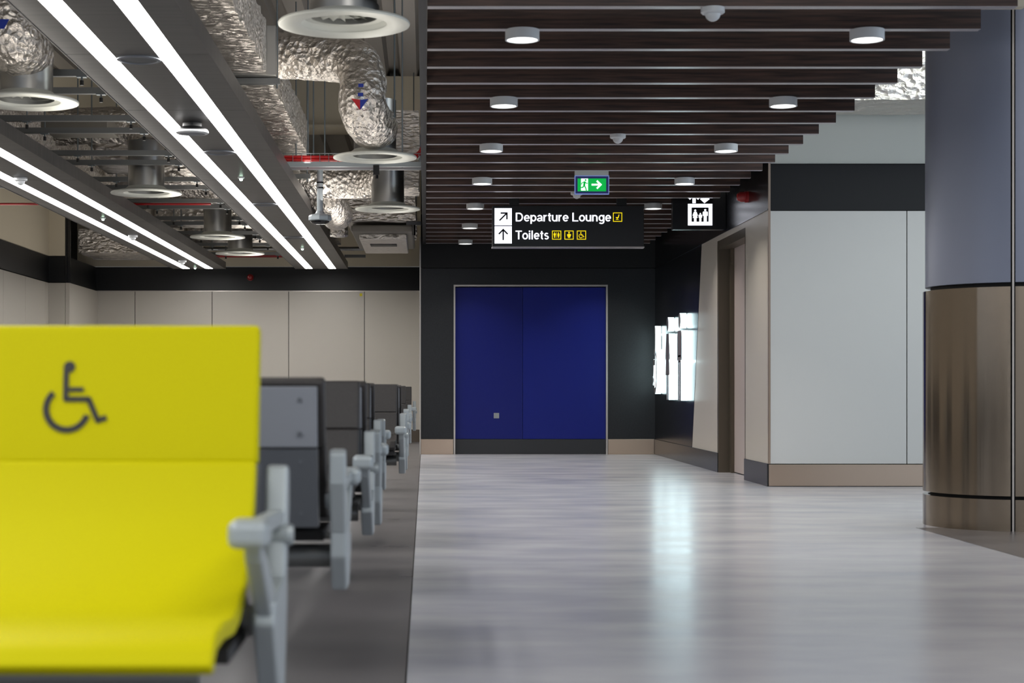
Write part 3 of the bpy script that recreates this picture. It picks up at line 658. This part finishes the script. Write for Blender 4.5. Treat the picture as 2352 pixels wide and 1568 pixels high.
m = MB(); m.add([W(-20, 44, 9.85), W(21, 44, 9.85), W(10, 66, 9.85), W(0, 66, 9.85)], [(0, 1, 2, 3)]); m.build('blue_half', 'blue_mark', A_)
for (x0, x1, y, z0, z1, nm, lab, mm) in [(-3.0, -2.48, 13.6, 2.83, 2.93, 'ventilation_box', 'pale flat ventilation box lying above the channels between the rafts', 'box_white')]:
    m = MB(); m.box(x0, x1, y, y+.5, z0, z1); tag(m.build(nm, mm, bevel=.006), lab, 'ventilation unit')
foil_box('foil_box', -2.95, -2.62, 15.6, 16.2, 2.8, 3.15, 'upright foil box left of the second diffuser between the rafts')
foil_box('foil_duct', -2.3, -1.95, 16.0, 17.2, 2.82, 3.1, 'short foil duct beside the second diffuser between the rafts')
foil_box('foil_duct', -3.1, -2.0, 17.3, 17.75, 2.85, 3.1, 'foil duct crossing between the rafts behind the second diffuser', 'foil_dull')
foil_box('foil_duct', -3.2, -1.9, 20.7, 21.1, 2.75, 2.98, 'foil duct crossing between the rafts behind the third diffuser', 'foil_dull')
foil_box('foil_duct', -3.2, -1.9, 23.6, 24.4, 2.81, 3.0, 'foil duct crossing between the rafts near the far wall')
foil_box('foil_duct', -4.9, -4.0, 24.6, 26.0, 2.72, 3.05, 'foil duct at the far corner above the cream wall')
# pipes along far wall
for (nm, x0, x1, y, z, r_, mm, lab) in [('ceiling_pipe', -4.2, -.9, 25.6, 2.86, .03, 'galv', 'long pale pipe crossing just before the far wall'), ('red_pipe', -4.2, -1.8, 25.9, 2.78, .025, 'red_dark', 'dull red sprinkler pipe crossing at the far wall'), ('red_pipe', -4.9, -2.2, 17.9, 2.7, .012, 'red_dark', 'thin red pipe crossing behind the rafts'), ('ceiling_pipe', -5.1, -3.5, 16.5, 2.73, .03, 'beam', 'grey pipe running out from the cream side wall')]:
    m = MB(); m.tube([(x0, y, z), (x1, y, z)], r_, 12); tag(m.build(nm, mm, smooth=True), lab, 'pipe')
m = MB(); m.box(-1.15, -.85, 24.9, 24.96, 2.68, 2.72); tag(m.build('short_channel', 'beam'), 'short grey channel end past the nearer raft at the far wall', 'support rail')
t = empty('duct_hanger', (-1.3, 16.05, 2.75)); tag(t, 'steel channel hanger under the foil duct left of the camera pole', 'bracket')
m = MB(); m.box(-2.0, -1.05, 15.95, 16.0, 2.73, 2.77); m.build('channel', 'beam', t)
m = MB(); m.tube([(-1.08, 15.97, 2.7), (-1.08, 15.97, DECK)], .006, 8); m.build('threaded_rod', 'rod', t)
# red cable tray
Y = 14.5; z = 2.7
t = empty('cable_tray', (-.6, Y, z)); tag(t, 'wire basket tray with a bundle of red cables in front of the foil ducts', 'cable tray')
m = MB(); m.box(-1.75, .0-.02, Y, Y+.03, z-.05, z-.01); m.box(-1.75, -.02, Y+.2, Y+.23, z-.05, z-.01)
m.build('rail', 'frame', t)
m = MB()
x = -1.7
while x < -.03:
    m.tube([(x, Y, z+.06), (x, Y, z-.01), (x, Y+.2, z-.01), (x, Y+.2, z+.06)], .0025, 6); x += .075
m.tube([(-1.75, Y, z+.06), (-.03, Y, z+.06)], .003, 6)
m.build('wire_basket', 'rod', t)
for k, (dy, dz_) in enumerate([(.03, 0.008), (.06, .01), (.09, .012), (.05, .035), (.08, .04), (.12, .03)]):
    m = MB(); m.tube(smoothpath([(-1.75, Y+dy, z+dz_), (-1.0, Y+dy, z+dz_+.004), (-.25, Y+dy, z+dz_), (-.1, Y+dy+.05, z+dz_+.02), (-.04, Y+dy+.3, z+dz_+.1), (-.035, Y+dy+.6, z+dz_+.16)], 6), .011, 8)
    m.build('red_cable', 'red', t)
m = MB(); m.box(-.43, -.38, Y-.03, Y+.05, z-.12, z-.04).tube([(-.4, Y, z-.15), (-.4, Y, z-.1)], .012, 8); m.build('clamp', 'steel_base', t)
for x in (-.19, -.98):
    m = MB(); m.tube([(x, Y+.1, z-.05), (x, Y+.1, DECK)], .006, 8); m.build('threaded_rod', 'rod', t)
# multi-lens camera on a pole
Y = 14.79; X = PX(735, Y); DC = .05
t = empty('security_camera', (X, Y, 2.2)); tag(t, 'blue-grey security camera with black lens ring on a ceiling pole', 'camera')
m = MB(); m.tube([(X, Y, 2.3), (X, Y, 2.72)], .026, 20); m.build('pole', 'frame', t, smooth=True)
m = MB(); m.lathe([(0, 2.31), (.03, 2.31), (.04, 2.29), (.09, 2.275), (.098, 2.262), (.098, 2.232), (.085, 2.225), (0, 2.225)], (X, Y, 0), 8).build('housing', 'frame', t)
m = MB(); m.lathe([(.08, 2.226), (.076, 2.212), (.05, 2.2), (0, 2.196)], (X, Y, 0), 32).build('lens_ring', 'glass_dark', t, smooth=True)
m = MB()
for zz in (2.5, 2.545): m.lathe([(.025, zz), (.03, zz), (.03, zz+.012), (.025, zz+.012)], (X, Y, 0), 20)
m.build('clip', 'steel_base', t)
# loose hanging rods in front of the cream beam
for i, (px, Yr, lab) in enumerate([(680, 15.3, 'thin vertical hanging rod left of the foil bend, nearest the broad duct'), (720, 15.0, 'thin vertical hanging rod just left of the foil bend'), (906, 12.6, 'thin vertical hanging rod above the diffuser by the red cables'), (746, 15.6, 'short thin rod rising behind the red cable tray')]):
    m = MB(); m.tube([(PX(px, Yr), Yr, 2.76), (PX(px, Yr), Yr, DECK)], .006, 8); tag(m.build('hanging_rod', 'rod'), lab, 'rod', 'hanging rods')
# right side duct above the white wall
foil_box('foil_duct', 2.95, 6, 13.5, 14.22, 3.04, 3.8, 'wide foil duct above the white wall behind the column', 'foil_dull')
m = MB(); m.box(2.45, 3.18, 9.2, 9.28, 2.82, 3.1); tag(m.build('ceiling_fascia', 'cream_wall', bevel=.004), 'small cream ceiling fascia corner above the column', 'ceiling panel', kind='thing')

# ------------------------------------------------------------------ beam seating
def offset_profile(pts, th):
    P = [Vector(p) for p in pts]; L, R = [], []
    for i, p in enumerate(P):
        d = (P[min(i+1, len(P)-1)]-P[max(i-1, 0)]).normalized(); n_ = Vector((-d.y, d.x)); L.append(p+n_*th); R.append(p)
    return [tuple(p) for p in R]+[tuple(p) for p in reversed(L)]
def bench(kind, nseat, W_, pitch):
    t = empty('airport_bench', (0, 0, 0))
    yl = kind == 'yellow'
    vin = 'yellow' if yl else 'char_vinyl'
    top = .907 if yl else .827
    fr = lambda u, v, w: (w, u, v)
    seam = .676
    sz = .447 if yl else .512
    lipz = .425 if yl else .492
    for k in range(nseat):
        x1 = -pitch*k; x0 = x1-W_
        if yl and k > 0: top = .907
        up = [(-.04, seam+.002), (-.022, (seam+top)/2), (.0, top)]
        m = MB(); m.prism(offset_profile(up, -.035), fr, x0, x1); m.build('headrest' if yl else 'backrest', vin, t, bevel=.007, seg=3, smooth=True)
        if yl: lo = [(-.04, seam-.002), (-.07, .6), (-.13, .53), (-.22, .475), (-.3, sz+.004), (-.38, sz-.004), (-.5, sz+.006), (-.59, sz+.004), (-.615, sz-.006), (-.625, lipz)]
        else: lo = [(-.04, seam-.002), (-.055, .6), (-.08, .55), (-.13, sz+.012), (-.2, sz-.002), (-.33, sz), (-.385, sz), (-.4, lipz)]
        m = MB(); m.prism(offset_profile(lo, -.028), fr, x0, x1); m.build('seat', vin, t, bevel=.006, seg=3, smooth=True)
        e = .014
        # rear metal panels
        m = MB(); m.prism([(.02+e, seam), (.045+e, seam+.001), (.05+e, top-.022), (.036+e, top-.022)], fr, x0+.014, x1-.014)
        o = m.build('back_panel', 'panel_up', t, bevel=.002)
        m = MB()
        m.prism([(-.0+e, seam-.003), (.04+e, seam-.003), (.0+e, .505), (-.05+e, .505)], fr, x0+.014, x1-.004); m.build('lower_back_panel', 'panel_lo', t, bevel=.002)
        for bx in (x0+.05, x1-.05):
            for bz in (top-.05, seam+.03, seam-.03, .535):
                yy = .05+e if bz > seam else e+.04-(seam-bz)*.235
                m = MB(); m.lathe([(.005, -.004), (.005, .002), (0, .002)], (bx, yy, bz), 8, 'y'); m.build('bolt', 'panel_lo', t)
        m = MB(); m.prism([(-.1, sz-.024), (-.38, sz-.024), (-.38, sz-.045), (-.1, sz-.045)], fr, x0+.01, x1-.01); m.build('seat_pan', 'black_vinyl', t)
        if yl and k == 0:
            # symbol on the headrest: built on a thin plane just ahead of the cushion
            s_ = .166; xa, za = x1-.412+.055, .724
            cen = x1-W_/2-.0
            def onback(u, v, w):
                # follow the cushion face
                if v < (seam+top)/2: f = (v-seam)/((top-seam)/2); y_ = -.04+.018*f
                else: f = (v-(seam+top)/2)/((top-seam)/2); y_ = -.022+.022*f
                return (u, y_+w, v)
            Yb = 2.9
            def sx(px): return (px-VX)*Yb/F+.275
            def szz(py): return EYE+(VY-py)*(Yb-.02)/F
            Pq = lambda a, b: (sx(a), szz(b))
            wl = .0088
            sym = [circ(*Pq(164, 842), .0094), line(Pq(157, 845), Pq(158, 918), wl), line(Pq(158, 894), Pq(198, 894), wl*.85), line(Pq(155, 916), Pq(213, 916), wl), line(Pq(210, 915), Pq(232, 965), wl), line(Pq(228, 966), Pq(252, 958), wl)]
            sym += arc(Pq(162, 938), 48*Yb/F, 132, 342, wl*1.15, 20)
            mm = MB()
            for p in sym: mm.prism(p, onback, -.003, .0005)
            o = mm.build('wheelchair_symbol', 'black', t); o['label'] = 'black wheelchair user symbol'
    tot = pitch*nseat
    for k in range(nseat+1):
        xx = -pitch*k + (.012 if k == 0 else -(0) + (pitch-W_)/2-.018 if k < nseat else .0)
        f = empty('side_frame', (0, 0, 0)); f.parent = t
        w0, w1 = xx, xx+.034
        m = MB()
        m.prism([(.03, .672), (-.005, .672), (-.03, .6), (-.06, .49), (-.0, .49), (.045, .6), (.045, .664)], fr, w0, w1)          # upright
        m.prism([(-.0, .6), (-.0, .575), (-.4, .585), (-.4, .612)], fr, w0+.004, w1-.004)       # arm bar
        m.prism([(-.44, .6), (-.39, .585), (-.15, .47), (-.24, .45), (-.4, .55)], fr, w0+.004, w1-.004)      # strut
        zb = .31 if yl else .365; m.prism([(-.24, .475), (.0, .5), (-.0, .44), (-.05, zb), (-.15, zb), (-.25, .44)], fr, w0, w1)        # foot
        o = m.build('casting', 'frame', t, bevel=.005)
        o.parent = f
        m = MB(); m.box(w0-.016, w1+.008, -.45, -.37, .574, .614); o = m.build('armrest_pad', 'frame', t, bevel=.012, seg=3); o.parent = f
        m = MB(); m.lathe([(0, .044), (.016, .044), (.018, .036), (.018, 0)], (w0+.002, -.03, .56), 16, 'x'); o = m.build('hinge_cap', 'frame', t); o.parent = f
    m = MB(); m.tube([(-tot+.02, -.13, .432), (.0, -.13, .432)], .026, 20); m.tube([(-tot+.02, -.2, .47), (.0, -.2, .47)], .008, 10)
    if yl: m.tube([(-tot+.02, -.54, .412), (-.03, -.54, .412)], .014, 16)
    m.build('beam', 'beam', t, smooth=True)
    for k in (0, 1):
        xl = -tot/2-.3+.6*k
        m = MB(); m.box(xl-.025, xl+.025, -.155, -.105, .03, .42); m.prism([(-.45, 0), (-.45, .018), (-.155, .05), (-.105, .05), (.085, .018), (.085, 0)], fr, xl-.03, xl+.03)
        m.build('leg', 'frame', t, bevel=.005)
    return t
yb = bench('yellow', 3, .6, .645); yb.location = (-.275, 2.9, 0)
tag(yb, 'bright yellow priority bench with a black wheelchair symbol, nearest the camera', 'bench', 'airport seating benches')
bb = bench('black', 4, .54, .585)
rows = [(-.213, 3.72, 1, 'dark bench seen from behind with grey back panel, just behind the yellow one'),
        (-.199, 5.32, 0, 'dark bench facing the camera, first beyond the grey back panel'),
        (-.185, 5.52, 1, 'dark bench turned away, back to back with the first camera-facing one'),
        (-.227, 7.25, 0, 'dark bench facing the camera, second beyond the grey back panel'),
        (-.215, 7.45, 1, 'dark bench turned away, back to back with the second camera-facing one'),
        (-.146, 9.1, 0, 'dark bench facing the camera with its beam visible below, mid row'),
        (-.14, 9.32, 1, 'dark bench turned away behind the mid-row one'),
        (-.15, 11.2, 1, 'dark bench turned away, a thin sliver past the mid-row benches'),
        (-.155, 14.1, 0, 'dark bench facing the camera, second last before the cream wall'),
        (-.14, 18.3, 0, 'dark bench facing the camera, last before the cream wall')]
for i, (x, y, back, lab) in enumerate(rows):
    if i == 0: o = bb
    else:
        o = bb.copy(); C.objects.link(o)
        for ch in list(bb.children):
            c = ch.copy(); C.objects.link(c); c.parent = o
            for g in list(ch.children):
                d = g.copy(); C.objects.link(d); d.parent = c
    tag(o, lab, 'bench', 'airport seating benches')
for i, (x, y, back, lab) in enumerate(rows):
    o = [q for q in bpy.data.objects if q.get('label') == lab][0]
    if back: o.rotation_euler = (0, 0, PI); o.location = (x-.585*4+.045, y, 0)
    else: o.location = (x, y, 0)

# ------------------------------------------------------------------ light
w = bpy.data.worlds.new('World'); sc.world = w; w.use_nodes = True
bg = w.node_tree.nodes['Background']; bg.inputs[0].default_value = (.80, .88, 1.0, 1); bg.inputs[1].default_value = .8
area('concourse_fill', (2.0, 1.0, 4.05), 3.0, 225, (1, .97, .93), 'RECTANGLE', (math.radians(12), 0, 0), sy=6)  # unseen overhead fill lamp, added to brighten the walkway floor
area('window_light', (8.5, 8.0, 2.2), 3.2, 130, (.7, .84, 1), 'RECTANGLE', (0, math.radians(90), 0), sy=8)
area('corridor_light', (4.6, 12.3, 4.0), 1.5, 62, (.93, 1, .97), 'RECTANGLE', (0, 0, 0), sy=1.5)
area('bounce_light', (-.8, 11.5, 2.4), .16, 24, (1, .94, .86), 'RECTANGLE', (PI, 0, 0), sy=13)  # unseen upward lamps, added to imitate floor bounce under the ducts
area('bounce_light', (-.25, 11.5, 2.3), .16, 13, (1, .94, .86), 'RECTANGLE', (PI, 0, 0), sy=13)
area('bounce_light', (-.98, 12.0, 2.68), .05, 14, (1, .94, .86), 'RECTANGLE', (PI, 0, 0), sy=14)
area('bounce_light', (-2.2, 16, 2.35), .16, 40, (1, .94, .86), 'RECTANGLE', (PI, 0, 0), sy=17)
area('bounce_light', (-4.4, 16, 2.3), .4, 40, (1, .94, .86), 'RECTANGLE', (PI, 0, 0), sy=16)

# ------------------------------------------------------------------ camera
cam = bpy.data.cameras.new('Camera'); co = bpy.data.objects.new('Camera', cam); C.objects.link(co); sc.camera = co
co.location = (0, 0, EYE); co.rotation_euler = (PI/2, 0, 0)
cam.sensor_width = 36; cam.lens = F/2352*36; cam.shift_x = (1176-VX)/2352; cam.shift_y = -(784-VY)/2352
cam.clip_start = .05
cam.dof.use_dof = True; cam.dof.focus_distance = 17; cam.dof.aperture_fstop = 5.2; cam.dof.aperture_blades = 9
sc.view_settings.view_transform = 'Standard'; sc.view_settings.look = 'None'; sc.view_settings.exposure = 0
for o in bpy.data.objects:
    if '_o' in o: del o['_o']
